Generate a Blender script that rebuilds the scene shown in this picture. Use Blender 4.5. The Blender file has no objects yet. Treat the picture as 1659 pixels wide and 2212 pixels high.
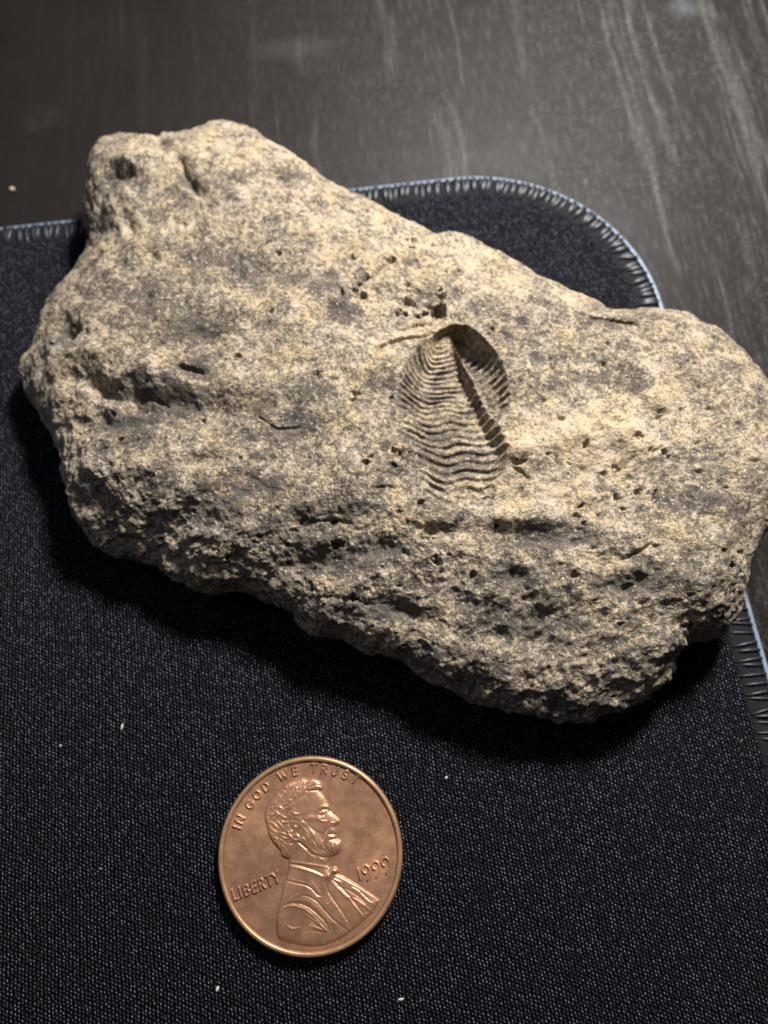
import bpy, math, random
import numpy as np

MM = 0.001
# ------------------------------------------------------------------ camera, world, lamps
scene = bpy.context.scene
col = scene.collection
TILT = math.radians(18.0)      # the phone is held almost straight above, tipped 18 degrees
CAM_H = 84.6                   # mm above the mat
cam_d = bpy.data.cameras.new('camera')
cam = bpy.data.objects.new('camera', cam_d)
col.objects.link(cam)
cam.location = (0, 0, CAM_H * MM)
cam.rotation_euler = (TILT, 0, 0)
cam_d.sensor_fit = 'VERTICAL'
cam_d.sensor_height = 36.0
cam_d.sensor_width = 27.0
cam_d.lens = 26.0
cam_d.clip_start = 0.002
cam_d.clip_end = 20.0
cam_d.dof.use_dof = True
cam_d.dof.focus_distance = 0.071
cam_d.dof.aperture_fstop = 22.0
scene.camera = cam

world = bpy.data.worlds.new('World')
scene.world = world
world.use_nodes = True
bg = world.node_tree.nodes['Background']
bg.inputs['Color'].default_value = (0.72, 0.82, 1.0, 1)
bg.inputs['Strength'].default_value = 0.05

scene.view_settings.view_transform = 'Standard'
scene.view_settings.look = 'None'
scene.view_settings.exposure = 0.0
scene.view_settings.gamma = 1.0


def lamp(name, loc, target, power, size, color, shape='DISK', size_y=None, spread=None):
    ld = bpy.data.lights.new(name, 'AREA')
    ld.shape = shape
    ld.size = size * MM
    if size_y:
        ld.size_y = size_y * MM
    ld.energy = power
    ld.color = color
    if spread:
        ld.spread = math.radians(spread)
    o = bpy.data.objects.new(name, ld)
    col.objects.link(o)
    o.location = [c * MM for c in loc]
    d = np.array(target, float) - np.array(loc, float)
    import mathutils
    o.rotation_euler = mathutils.Vector(d).to_track_quat('-Z', 'Y').to_euler()
    return o


lamp('desk_lamp', (58, 140, 150), (0, 40, 8), 1.03, 32, (1.0, 0.98, 0.95))
lamp('room_fill', (-330, 120, 420), (0, 30, 0), 0.36, 160, (0.66, 0.75, 1.0))  # soft bluish fill added for the mat's left side, source unseen

# ------------------------------------------------------------------ measuring helpers (mm)
FPX = 26.0 / 36.0 * 2212.0
CT, ST = math.cos(TILT), math.sin(TILT)


def plan(px, py, z=0.0):
    """point of the horizontal plane at height z (mm) seen at a place of the photograph"""
    px = np.asarray(px, float); py = np.asarray(py, float); z = np.asarray(z, float)
    a = px - 829.5; b = 1106.0 - py
    dy = b * CT + FPX * ST
    dz = b * ST - FPX * CT
    t = (z - CAM_H) / dz
    return a * t, dy * t


def seen(x, y, z):
    dz = z - CAM_H
    zc = y * ST - dz * CT
    yc = y * CT + dz * ST
    return 829.5 + x / zc * FPX, 1106.0 - yc / zc * FPX


# ------------------------------------------------------------------ numpy noise
def _hash(ix, iy, iz, seed):
    h = (ix.astype(np.uint32) * np.uint32(374761393) + iy.astype(np.uint32) * np.uint32(668265263)
         + iz.astype(np.uint32) * np.uint32(2147483647 - 1234567) + np.uint32((seed * 974711 + 12345) & 0xffffffff))
    h = (h ^ (h >> np.uint32(13))) * np.uint32(1274126177)
    h = h ^ (h >> np.uint32(16))
    h = h * np.uint32(2246822519)
    h = h ^ (h >> np.uint32(15))
    return h


def noise3(x, y, z, seed=0):
    """gradient noise, about -1..1"""
    x0 = np.floor(x); y0 = np.floor(y); z0 = np.floor(z)
    fx = x - x0; fy = y - y0; fz = z - z0
    ix = x0.astype(np.int64); iy = y0.astype(np.int64); iz = z0.astype(np.int64)
    u = fx * fx * fx * (fx * (fx * 6 - 15) + 10)
    v = fy * fy * fy * (fy * (fy * 6 - 15) + 10)
    w = fz * fz * fz * (fz * (fz * 6 - 15) + 10)
    out = 0
    for dx in (0, 1):
        for dy in (0, 1):
            for dz in (0, 1):
                h = _hash(ix + dx, iy + dy, iz + dz, seed)
                gx = (h & np.uint32(1023)).astype(float) / 511.5 - 1
                gy = ((h >> np.uint32(10)) & np.uint32(1023)).astype(float) / 511.5 - 1
                gz = ((h >> np.uint32(20)) & np.uint32(1023)).astype(float) / 511.5 - 1
                g = gx * (fx - dx) + gy * (fy - dy) + gz * (fz - dz)
                out = out + g * (u if dx else 1 - u) * (v if dy else 1 - v) * (w if dz else 1 - w)
    return out * 1.3


def sstep(a, b, x):
    t = np.clip((x - a) / (b - a), 0, 1)
    return t * t * (3 - 2 * t)


def seg_dist(X, Y, pts, closed=False):
    """distance from grid points to a polyline, and how far along it (0..1)"""
    pts = [tuple(p) for p in pts]
    if closed:
        pts = pts + [pts[0]]
    best = np.full(X.shape, 1e9); along = np.zeros(X.shape)
    n = len(pts) - 1
    for i in range(n):
        (x0, y0), (x1, y1) = pts[i], pts[i + 1]
        dx, dy = x1 - x0, y1 - y0
        t = np.clip(((X - x0) * dx + (Y - y0) * dy) / (dx * dx + dy * dy + 1e-12), 0, 1)
        d = np.hypot(X - x0 - t * dx, Y - y0 - t * dy)
        m = d < best
        best = np.where(m, d, best)
        along = np.where(m, (i + t) / n, along)
    return best, along


def inside(X, Y, pts):
    r = np.zeros(X.shape, bool)
    n = len(pts)
    for i in range(n):
        x0, y0 = pts[i]; x1, y1 = pts[(i + 1) % n]
        if y0 == y1:
            continue
        c = (y0 > Y) != (y1 > Y)
        r ^= c & (X < (x1 - x0) * (Y - y0) / (y1 - y0) + x0)
    return r


# ------------------------------------------------------------------ object helpers
def mesh_np(name, verts, quads=None, tris=None, smooth=True):
    me = bpy.data.meshes.new(name)
    verts = np.asarray(verts, np.float32)
    me.vertices.add(len(verts))
    me.vertices.foreach_set('co', verts.ravel())
    loops = []; starts = []; totals = []
    n = 0
    for f, k in ((quads, 4), (tris, 3)):
        if f is None or len(f) == 0:
            continue
        f = np.asarray(f, np.int32)
        loops.append(f.ravel())
        starts.append(n + np.arange(len(f), dtype=np.int32) * k)
        n += len(f) * k
    lo = np.concatenate(loops)
    st = np.concatenate(starts)
    me.loops.add(len(lo))
    me.loops.foreach_set('vertex_index', lo)
    me.polygons.add(len(st))
    me.polygons.foreach_set('loop_start', st)
    me.update(calc_edges=True)
    me.validate()
    if smooth:
        me.polygons.foreach_set('use_smooth', np.ones(len(me.polygons), bool))
    return me


def obj(name, me, mat=None, parent=None):
    me.name = name
    o = bpy.data.objects.new(name, me)
    col.objects.link(o)
    if mat and not me.materials:
        me.materials.append(mat)
    if parent:
        o.parent = parent
    return o


def thing(name, label, cat, loc=(0, 0, 0), group=None):
    o = bpy.data.objects.new(name, None)
    o.empty_display_size = 0.01
    col.objects.link(o)
    o.location = [c * MM for c in loc]
    o['label'] = label; o['category'] = cat
    if group:
        o['group'] = group
    return o


# ------------------------------------------------------------------ node helpers
class NT:
    def __init__(self, name):
        self.m = bpy.data.materials.new(name)
        self.m.use_nodes = True
        self.t = self.m.node_tree
        self.bsdf = self.t.nodes['Principled BSDF']
        self.tc = self.t.nodes.new('ShaderNodeTexCoord')

    def node(self, kind, **kw):
        n = self.t.nodes.new(kind)
        for k, v in kw.items():
            setattr(n, k, v)
        return n

    def put(self, sock, v):
        if v is None:
            return
        if hasattr(v, 'is_output') or isinstance(v, bpy.types.NodeSocket):
            self.t.links.new(v, sock)
        else:
            sock.default_value = v

    def math(self, op, a, b=None, c=None, clamp=False):
        n = self.node('ShaderNodeMath', operation=op, use_clamp=clamp)
        self.put(n.inputs[0], a); self.put(n.inputs[1], b); self.put(n.inputs[2], c)
        return n.outputs[0]

    def vmath(self, op, a, b=None):
        n = self.node('ShaderNodeVectorMath', operation=op)
        self.put(n.inputs[0], a); self.put(n.inputs[1], b)
        return n.outputs[0]

    def noise(self, vec, scale, detail=2.0, rough=0.5, dist=0.0):
        n = self.node('ShaderNodeTexNoise')
        self.put(n.inputs['Vector'], vec)
        n.inputs['Scale'].default_value = scale
        n.inputs['Detail'].default_value = detail
        n.inputs['Roughness'].default_value = rough
        n.inputs['Distortion'].default_value = dist
        return n.outputs['Fac']

    def ramp(self, fac, lo, hi, a=0.0, b=1.0, smooth=True):
        n = self.node('ShaderNodeMapRange', interpolation_type='SMOOTHSTEP' if smooth else 'LINEAR')
        self.put(n.inputs['Value'], fac)
        n.inputs['From Min'].default_value = lo; n.inputs['From Max'].default_value = hi
        n.inputs['To Min'].default_value = a; n.inputs['To Max'].default_value = b
        return n.outputs['Result']

    def mix(self, fac, a, b, blend='MIX'):
        n = self.node('ShaderNodeMix', data_type='RGBA', blend_type=blend)
        self.put(n.inputs['Factor'], fac)
        for s, v in ((n.inputs['A'], a), (n.inputs['B'], b)):
            pass
        self.put(n.inputs[6], a if not isinstance(a, tuple) else (*a, 1))
        self.put(n.inputs[7], b if not isinstance(b, tuple) else (*b, 1))
        return n.outputs[2]

    def bump(self, h, dist, strength=1.0, normal=None):
        n = self.node('ShaderNodeBump')
        n.inputs['Strength'].default_value = strength
        n.inputs['Distance'].default_value = dist
        self.put(n.inputs['Height'], h)
        if normal is not None:
            self.put(n.inputs['Normal'], normal)
        return n.outputs['Normal']

    def out(self, **kw):
        for k, v in kw.items():
            k = {'color': 'Base Color', 'rough': 'Roughness', 'metal': 'Metallic', 'normal': 'Normal',
                 'spec': 'Specular IOR Level', 'coat': 'Coat Weight', 'coat_rough': 'Coat Roughness',
                 'sheen': 'Sheen Weight', 'ior': 'IOR', 'trans': 'Transmission Weight'}[k]
            if isinstance(v, tuple) and len(v) == 3:
                v = (*v, 1)
            self.put(self.bsdf.inputs[k], v)
        return self.m


# ------------------------------------------------------------------ materials
def mat_rock():
    n = NT('weathered_limestone')
    P = n.tc.outputs['Object']
    at = n.node('ShaderNodeAttribute', attribute_name='stain').outputs['Fac']
    big = n.noise(P, 150, 3, 0.6)
    mid = n.noise(P, 500, 4, 0.68, 0.4)
    fine = n.noise(P, 1900, 3, 0.7)
    grit = n.noise(P, 4600, 2, 0.6)
    f = n.math('MULTIPLY_ADD', big, 0.9, -0.45)
    f = n.math('ADD', f, n.math('MULTIPLY_ADD', mid, 2.4, -1.2))
    f = n.math('ADD', f, n.math('MULTIPLY_ADD', fine, 2.8, -1.4))
    f = n.math('ADD', f, n.math('MULTIPLY_ADD', grit, 1.6, -0.8))
    f = n.math('ADD', f, 0.20)
    f = n.math('SUBTRACT', f, at)
    tanfac = n.ramp(f, -0.25, 1.0)
    hue = n.noise(P, 260, 3, 0.6)
    tan = n.mix(n.ramp(hue, 0.35, 0.68), (0.44, 0.358, 0.258), (0.46, 0.352, 0.205))
    dark = n.mix(n.ramp(n.noise(P, 900, 2), 0.35, 0.65), (0.066, 0.057, 0.049), (0.120, 0.096, 0.070))
    c = n.mix(tanfac, dark, tan)
    # pale crystalline grains
    vor = n.node('ShaderNodeTexVoronoi')
    n.put(vor.inputs['Vector'], P); vor.inputs['Scale'].default_value = 3200
    wn = n.node('ShaderNodeSeparateColor'); n.put(wn.inputs[0], vor.outputs['Color'])
    gr = n.math('MULTIPLY', n.ramp(wn.outputs[0], 0.90, 0.94), n.ramp(vor.outputs['Distance'], 0.5, 0.2))
    c = n.mix(n.math('MULTIPLY', gr, 0.55), c, (0.62, 0.55, 0.42))
    nb = n.bump(n.noise(P, 1300, 5, 0.7), 0.00042, 0.9)
    nb = n.bump(grit, 0.00016, 1.0, nb)
    rough = n.ramp(gr, 0, 1, 0.82, 0.35)
    return n.out(color=c, rough=rough, normal=nb, spec=0.35)


def mat_cloth(rot):
    n = NT('knit_mat_cloth')
    P = n.tc.outputs['Object']
    sep = n.node('ShaderNodeSeparateXYZ')
    warp = n.noise(P, 55, 2)
    wx = n.math('MULTIPLY_ADD', warp, 0.0010, -0.0005)
    n.put(sep.inputs[0], P)
    u = n.math('MULTIPLY', n.math('ADD', sep.outputs[0], wx), 1 / 0.00037)
    iu = n.math('FLOOR', u)
    par = n.math('MULTIPLY', n.math('PINGPONG', iu, 1.0), 0.5)
    v = n.math('ADD', n.math('MULTIPLY', n.math('ADD', sep.outputs[1], wx), 1 / 0.00038), par)
    comb = n.node('ShaderNodeCombineXYZ')
    n.put(comb.inputs[0], u); n.put(comb.inputs[1], v)
    wn = n.node('ShaderNodeTexWhiteNoise', noise_dimensions='2D')
    fl = n.vmath('FLOOR', comb.outputs[0])
    n.put(wn.inputs['Vector'], fl)
    sc = n.node('ShaderNodeSeparateColor'); n.put(sc.inputs[0], wn.outputs['Color'])
    fu = n.math('ADD', n.math('FRACT', u), n.math('MULTIPLY_ADD', sc.outputs[2], 0.34, -0.67))
    fv = n.math('ADD', n.math('FRACT', v), n.math('MULTIPLY_ADD', sc.outputs[0], 0.34, -0.67))
    fu = n.math('ADD', fu, n.math('MULTIPLY', fv, 0.22))
    d = n.math('SQRT', n.math('ADD', n.math('POWER', n.math('MULTIPLY', fu, 1 / 0.31), 2.0), n.math('POWER', n.math('MULTIPLY', fv, 1 / 0.50), 2.0)))
    h = n.ramp(d, 1.25, 0.10)
    fib = n.noise(P, 9000, 2, 0.6)
    hh = n.math('ADD', n.math('MULTIPLY', h, n.math('MULTIPLY_ADD', sc.outputs[0], 0.5, 0.6)), n.math('MULTIPLY', fib, 0.25))
    nb = n.bump(n.noise(P, 110, 3, 0.55), 0.0010, 0.35)
    nb = n.bump(hh, 0.00020, 0.9, nb)
    base = n.mix(h, (0.0022, 0.0024, 0.0034), (0.0160, 0.0175, 0.0220))
    painted_glint = n.math('MULTIPLY', n.ramp(sc.outputs[1], 0.45, 1.0), n.ramp(d, 0.75, 0.15))
    base = n.mix(n.math('MULTIPLY', painted_glint, 0.9), base, (0.17, 0.19, 0.24))  # glints on the threads, painted into the base colour
    return n.out(color=base, rough=0.46, normal=nb, spec=n.math('MULTIPLY', h, 0.42), sheen=0.02)


def mat_plain(name, color, rough=0.5, spec=0.5, bump_scale=None, bump_dist=0.00005, var=0.25):
    n = NT(name)
    P = n.tc.outputs['Object']
    f = n.noise(P, bump_scale or 800, 3, 0.6)
    c = n.mix(n.ramp(f, 0.3, 0.7), tuple(k * (1 - var) for k in color), tuple(k * (1 + var) for k in color))
    return n.out(color=c, rough=n.ramp(f, 0.3, 0.7, rough * 0.85, min(1, rough * 1.15)), spec=spec,
                 normal=n.bump(f, bump_dist, 0.6))


DR = math.radians(6.0)


def desk_xy(px, py):
    x, y = plan(px, py, -3.0)
    return ((float(x) * math.cos(DR) + float(y) * math.sin(DR)) * MM, (-float(x) * math.sin(DR) + float(y) * math.cos(DR)) * MM)


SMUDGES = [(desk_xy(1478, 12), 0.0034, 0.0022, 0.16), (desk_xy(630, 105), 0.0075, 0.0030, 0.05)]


def mat_desk(rot):
    n = NT('dark_wood_laminate')
    P = n.tc.outputs['Object']
    mp = n.node('ShaderNodeMapping')
    n.put(mp.inputs['Vector'], P)
    mp.inputs['Scale'].default_value = (1, 0.10, 1)
    G = mp.outputs[0]
    mp2 = n.node('ShaderNodeMapping')
    n.put(mp2.inputs['Vector'], P)
    mp2.inputs['Scale'].default_value = (1, 0.028, 1)
    L = mp2.outputs[0]
    pores = n.noise(G, 2600, 3, 0.6)
    wv = n.node('ShaderNodeVectorMath', operation='ADD')
    n.put(wv.inputs[0], L)
    nz = n.node('ShaderNodeTexNoise'); n.put(nz.inputs['Vector'], P); nz.inputs['Scale'].default_value = 45; nz.inputs['Detail'].default_value = 3
    sc_ = n.node('ShaderNodeVectorMath', operation='SCALE'); n.put(sc_.inputs[0], nz.outputs['Color']); sc_.inputs['Scale'].default_value = 0.0022
    n.put(wv.inputs[1], sc_.outputs[0])
    streak = n.noise(wv.outputs[0], 480, 3, 0.55)
    line = n.ramp(streak, 0.56, 0.70)
    cloud = n.noise(P, 60, 3, 0.6)
    speck = n.noise(P, 1300, 4, 0.75)
    patch = n.ramp(n.noise(P, 30, 3, 0.6), 0.40, 0.62)
    dots = n.math('MULTIPLY', n.ramp(speck, 0.50, 0.68), patch)
    f = n.math('ADD', n.math('MULTIPLY', n.math('MULTIPLY', line, n.ramp(speck, 0.25, 0.6)), 0.34), n.math('MULTIPLY', n.ramp(pores, 0.48, 0.72), 0.22))
    f = n.math('ADD', f, n.math('MULTIPLY', dots, 0.32))
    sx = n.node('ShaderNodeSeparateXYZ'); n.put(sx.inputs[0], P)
    sheen_mask = n.ramp(n.math('ADD', sx.outputs[0], n.math('MULTIPLY_ADD', n.noise(P, 25, 2), 0.06, -0.03)), -0.035, 0.04, 0.08, 1.0)  # lamp sheen painted in: grain streaks get lighter towards the right
    f = n.math('MULTIPLY', f, sheen_mask)
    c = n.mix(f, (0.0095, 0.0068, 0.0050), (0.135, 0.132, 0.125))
    smear = n.math('MULTIPLY', n.ramp(n.noise(P, 38, 4, 0.6), 0.62, 0.76), 0.07)
    c = n.mix(smear, c, (0.16, 0.155, 0.15))
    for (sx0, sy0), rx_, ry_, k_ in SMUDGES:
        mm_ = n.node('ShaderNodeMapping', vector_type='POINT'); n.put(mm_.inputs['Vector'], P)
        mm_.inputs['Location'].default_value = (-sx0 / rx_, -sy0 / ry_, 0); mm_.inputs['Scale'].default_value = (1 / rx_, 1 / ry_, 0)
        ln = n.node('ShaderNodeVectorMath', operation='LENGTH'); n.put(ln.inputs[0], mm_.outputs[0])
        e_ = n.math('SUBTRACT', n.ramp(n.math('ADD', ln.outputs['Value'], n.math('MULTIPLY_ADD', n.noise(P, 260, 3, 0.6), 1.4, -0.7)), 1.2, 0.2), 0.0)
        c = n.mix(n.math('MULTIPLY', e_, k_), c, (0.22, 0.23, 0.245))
    r = n.math('ADD', n.ramp(cloud, 0.3, 0.7, 0.56, 0.66), n.math('MULTIPLY', f, 0.05))
    nb = n.bump(n.math('ADD', pores, n.math('MULTIPLY', streak, 0.8)), 0.00010, 0.5)
    return n.out(color=c, rough=r, normal=nb, spec=0.22)


# orange bloom on the coin face: centre (mm), radius (mm), strength
TONES = [((-4.6, 2.6), 1.5, .7), ((-6.6, 3.6), 1.3, .6), ((6.4, -1.2), 1.6, .7), ((3.6, 1.2), 1.3, .45), ((7.6, 1.5), 1.2, .4), ((-5.4, 5.3), 1.0, .4)]


def mat_copper(edge=False):
    n = NT('worn_copper_edge' if edge else 'toned_copper')
    P = n.tc.outputs['Object']
    a = n.noise(P, 240, 4, 0.62, 0.5)
    b = n.noise(P, 900, 4, 0.65)
    t = n.math('ADD', n.math('MULTIPLY', a, 0.75), n.math('MULTIPLY', b, 0.35))
    at = n.node('ShaderNodeAttribute', attribute_name='stain').outputs['Fac']
    t = n.math('ADD', t, n.math('MULTIPLY', at, 0.22))
    c = n.mix(n.ramp(t, 0.42, 0.66), (0.33, 0.172, 0.100), (0.44, 0.230, 0.130))
    c = n.mix(n.math('MULTIPLY', n.ramp(t, 0.66, 0.84), 0.8), c, (0.66, 0.33, 0.15))
    for (ex, ey), er, ek in (() if edge else TONES):
        mm_ = n.node('ShaderNodeMapping'); n.put(mm_.inputs['Vector'], P)
        mm_.inputs['Location'].default_value = (-ex / er, -ey / er, 0); mm_.inputs['Scale'].default_value = (1000 / er, 1000 / er, 0)
        ln = n.node('ShaderNodeVectorMath', operation='LENGTH'); n.put(ln.inputs[0], mm_.outputs[0])
        e_ = n.ramp(n.math('ADD', ln.outputs['Value'], n.math('MULTIPLY_ADD', n.noise(P, 1100, 4, 0.65), 2.0, -1.0)), 1.2, 0.1)
        c = n.mix(n.math('MULTIPLY', e_, ek), c, (0.66, 0.36, 0.19))
    if edge:
        c = n.mix(0.4, c, (0.44, 0.28, 0.13))
    specks = n.ramp(n.noise(P, 2600, 2, 0.6), 0.66, 0.74)
    c = n.mix(n.math('MULTIPLY', specks, 0.35), c, (0.62, 0.42, 0.30))
    r = n.ramp(b, 0.3, 0.7, 0.34, 0.45)
    ms = n.node('ShaderNodeMapping'); n.put(ms.inputs['Vector'], P)
    ms.inputs['Rotation'].default_value = (0, 0, 0.6); ms.inputs['Scale'].default_value = (1, 0.06, 1)
    scr = n.ramp(n.noise(ms.outputs[0], 4200, 2, 0.5), 0.62, 0.70)
    nb = n.bump(n.math('SUBTRACT', n.noise(P, 3500, 3, 0.6), n.math('MULTIPLY', scr, 0.5)), 0.00002, 0.6)
    return n.out(color=c, rough=r, metal=0.62, normal=nb)


M_rock = mat_rock()
M_copper = mat_copper()
M_coinrim = mat_copper(True)
M_white = mat_plain('pale_plastic_edge', (0.18, 0.22, 0.29), 0.40, 0.5, 1200, 0.00003, 0.12)
M_thread = mat_plain('black_thread', (0.012, 0.013, 0.016), 0.42, 0.4, 5000, 0.00003)
M_rim = mat_plain('black_edge_fabric', (0.011, 0.011, 0.013), 0.75, 0.12, 3000, 0.00010)
M_lint = mat_plain('pale_lint', (0.45, 0.45, 0.44), 0.8, 0.3, 6000)
M_crumb = mat_plain('tan_grit', (0.42, 0.34, 0.22), 0.7, 0.4, 4000)

# ------------------------------------------------------------------ desk and mouse mat
MAT_ROT = math.radians(7.7)
e1 = np.array([math.cos(MAT_ROT), math.sin(MAT_ROT)])
e2 = np.array([-math.sin(MAT_ROT), math.cos(MAT_ROT)])
CORNER = np.array([33.5, 80.4])
CR = 23.8
DESK_Z = -3.0

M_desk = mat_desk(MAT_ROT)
v = np.array([(-420, -380, 0), (420, -380, 0), (420, 620, 0), (-420, 620, 0),
              (-420, -380, -25), (420, -380, -25), (420, 620, -25), (-420, 620, -25)]) * MM
q = [(0, 1, 2, 3), (7, 6, 5, 4), (4, 5, 1, 0), (5, 6, 2, 1), (6, 7, 3, 2), (7, 4, 0, 3)]
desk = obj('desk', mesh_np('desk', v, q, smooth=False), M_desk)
desk.location = (0, 0, DESK_Z * MM)
desk.rotation_euler = (0, 0, math.radians(6.0))
desk['kind'] = 'structure'

WX, WY = 190.0, 150.0       # mat size to the left of and below its far right corner


def mat_path(inset):
    """closed outline of the mat in mat axes (corner at 0,0), offset inwards"""
    pts = []
    r = max(CR - inset, 0.5)
    for cx, cy, a0 in ((-CR, -CR, 0), (-WX + CR, -CR, 90), (-WX + CR, -WY + CR, 180), (-CR, -WY + CR, 270)):
        for k in range(41):
            a = math.radians(a0 + 90 * k / 40)
            pts.append((cx + r * math.cos(a), cy + r * math.sin(a)))
    return np.array(pts)


def ring_mesh(name, prof, closed_prof=False, cap=False):
    rings = [np.column_stack([mat_path(i), np.full(164, z)]) for i, z in prof]
    V = np.concatenate(rings) * MM
    n = 164; F = []
    m = len(prof)
    for j in range(m if closed_prof else m - 1):
        a = j * n; b = ((j + 1) % m) * n
        for i in range(n):
            k = (i + 1) % n
            F.append((a + i, a + k, b + k, b + i))
    me = bpy.data.meshes.new(name)
    faces = [tuple(f) for f in F]
    if cap:
        faces.append(tuple(range((m - 1) * n, m * n)))
    me.from_pydata([tuple(p) for p in V], [], faces)
    me.polygons.foreach_set('use_smooth', np.array([len(p.vertices) == 4 for p in me.polygons]))
    return me


pad = thing('mouse_pad', 'black knit cloth mat with a rounded stitched corner under the rock and coin',
            'mouse pad', (CORNER[0], CORNER[1], 0))
pad.rotation_euler = (0, 0, MAT_ROT)
M_cloth = mat_cloth(MAT_ROT)
obj('cloth', ring_mesh('cloth', [(3.25, -0.16), (3.55, 0.0)], cap=True), M_cloth, pad)
obj('edge_binding', ring_mesh('edge_binding', [(0.15, -2.9), (0.05, -1.2), (0.12, -0.55), (0.45, -0.16), (1.0, 0.02), (1.7, 0.02),
                                              (2.8, -0.08), (3.25, -0.3)]), M_rim, pad)
obj('edge_strip', ring_mesh('edge_strip', [(-0.60, -2.75), (-0.72, -2.2), (-0.70, -1.25), (-0.56, -0.82), (-0.30, -0.66), (0.03, -0.62), (0.03, -2.75)],
                            closed_prof=True), M_white, pad)


def stitch_mesh():
    """one overlock loop: a thin tube lying across the edge, dipping at its ends"""
    path = [(0.08, -0.50), (0.20, -0.20), (0.52, 0.03), (1.05, 0.13), (1.70, 0.11), (2.25, 0.0), (2.62, -0.25)]
    rad = [0.12, 0.19, 0.24, 0.25, 0.24, 0.20, 0.12]
    V = []; F = []
    for k, ((x, z), r) in enumerate(zip(path, rad)):
        for j in range(6):
            a = 2 * math.pi * j / 6
            V.append((-x * 1.18, r * math.cos(a) * 1.15 + 0.10 * (k - 3) / 3, z + r * math.sin(a)))
    for k in range(6):
        for j in range(6):
            F.append((k * 6 + j, k * 6 + (j + 1) % 6, k * 6 + 6 + (j + 1) % 6, k * 6 + 6 + j))
    return mesh_np('stitch', np.array(V) * MM, F)


random.seed(4)
st_me = stitch_mesh()
# along the far edge, round the corner and down the right edge
spots = []
s = 104.0
while s > CR:
    spots.append((-s, 0.0, 90.0)); s -= 0.92
a = 90.0
while a > 0:
    spots.append((-CR + CR * math.cos(math.radians(a)), -CR + CR * math.sin(math.radians(a)), a)); a -= math.degrees(0.88 / CR)
s = CR
while s < 95:
    spots.append((0.0, -s, 0.0)); s += 0.92
first_stitch = None
for x, y, a in spots:
    if first_stitch is None:
        o = first_stitch = obj('stitch', st_me, M_thread, pad)
    else:
        o = first_stitch.copy(); col.objects.link(o); o.parent = pad
    o.location = ((x + random.uniform(-.10, .10)) * MM, (y + random.uniform(-.10, .10)) * MM, random.uniform(-0.05, 0.03) * MM)
    o.rotation_euler = (0, 0, math.radians(a + random.uniform(-11, 11)))
    if random.random() < 0.05 and o is not first_stitch:
        o.rotation_euler.z += random.uniform(-.35, .35)
    k = random.uniform(0.7, 1.15)
    thin = 0.75 if (a == 0 and y < -CR) else 1.35
    o.scale = (random.uniform(.92, 1.05), k * thin, k * (0.6 + 0.3 * thin))

# ------------------------------------------------------------------ the rock
# outline points: place in the photograph, height at which the edge is seen (mm), height of the rim
OUT = [(165,435,10,6),(178,360,11,7),(188,320,11,7),(215,290,12,8),(250,277,12,8),(290,279,12,8),(320,289,12,8),(336,292,12,8),(352,284,12,8),(380,275,12,8),
 (420,270,12,8),(450,262,13,9),(480,260,13,9),(525,268,13,9),(565,285,13,9),(600,318,13,9),(645,345,13,9),(700,379,13,9),(760,411,13,9),(830,445,13,9),(880,477,13,9),
 (920,500,13,9),(950,509,13,9),(962,504,13,9),(978,501,13,9),(1005,508,13,9),(1018,516,13,9),(1030,519,13,9),(1070,540,13,9),(1110,562,12,8),(1155,580,12,8),(1195,610,12,8),
 (1245,640,12,8),(1280,655,12,8),(1330,675,12,8),(1370,682,12,8),(1410,682,12,8),(1455,678,12,8),(1495,683,12,8),(1530,695,12,8),(1560,708,12,8),(1600,737,12,8),(1659,791,11,7),
 (1695,850,10,7),(1715,930,9,6),(1717,1010,8,6),(1700,1090,7,5),(1659,1159,6,5),(1636,1202,6,4.5),(1618,1251,6,4.5),(1596,1304,6,4.5),(1569,1358,5.5,4.5),(1533,1380,5.5,4.5),(1488,1383,5.5,4.5),
 (1471,1403,5,4.2),(1457,1438,5,4.2),(1439,1461,5,4.2),(1426,1483,5,4.2),(1372,1523,5,4.2),(1319,1545,5,4.2),(1283,1559,5,4.2),(1238,1555,5,4.2),(1176,1548,5,4.2),(1131,1532,5,4.2),
 (1078,1512,5,4.2),(1036,1497,5,4.2),(986,1485,5,4.2),(940,1464,5,4.2),(907,1441,5,4.2),(870,1418,5,4.2),(828,1400,5,4.2),(777,1395,5,4.2),(740,1372,5,4.2),(680,1358,5,4.2),(657,1344,5,4.2),
 (639,1316,5,4.2),(588,1298,5,4.2),(537,1275,5,4.2),(490,1265,5,4.2),(435,1263,5,4.2),(399,1243,5,4.2),(340,1209,5.5,4.5),(278,1191,5.5,4.5),(222,1188,6,4.5),(194,1167,6,5),(167,1136,6,5),
 (149,1098,6.5,5),(135,1032,7,5.5),(128,987,7,5.5),(111,938,7,5.5),(83,900,7,5.5),(59,865,7,5.5),(38,827,7.5,5.5),(33,796,8,6),(29,758,8,6),(49,716,8,6),(52,681,8,6),(62,640,9,6),
 (90,598,9,6),(121,560,9,6),(153,528,9,6),(176,501,9,6),(178,475,9,6),(160,458,9,6)]
OUT = np.array(OUT, float)
OUT[:, 2] = np.interp(OUT[:, 2], [5, 9, 13], [5, 7.3, 7.3]); OUT[:, 3] = np.interp(OUT[:, 3], [4, 6, 9], [2.5, 3.8, 6.0])
ox, oy = plan(OUT[:, 0], OUT[:, 1], OUT[:, 2])
RC = np.array([float(plan(830, 900, 10)[0]), float(plan(830, 900, 10)[1])])
ang = np.arctan2(oy - RC[1], ox - RC[0]); rad = np.hypot(ox - RC[0], oy - RC[1])
o_ = np.argsort(ang); ang = ang[o_]; rad = rad[o_]; zr = OUT[o_, 3]
TA = np.linspace(-math.pi, math.pi, 3600, endpoint=False)


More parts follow.
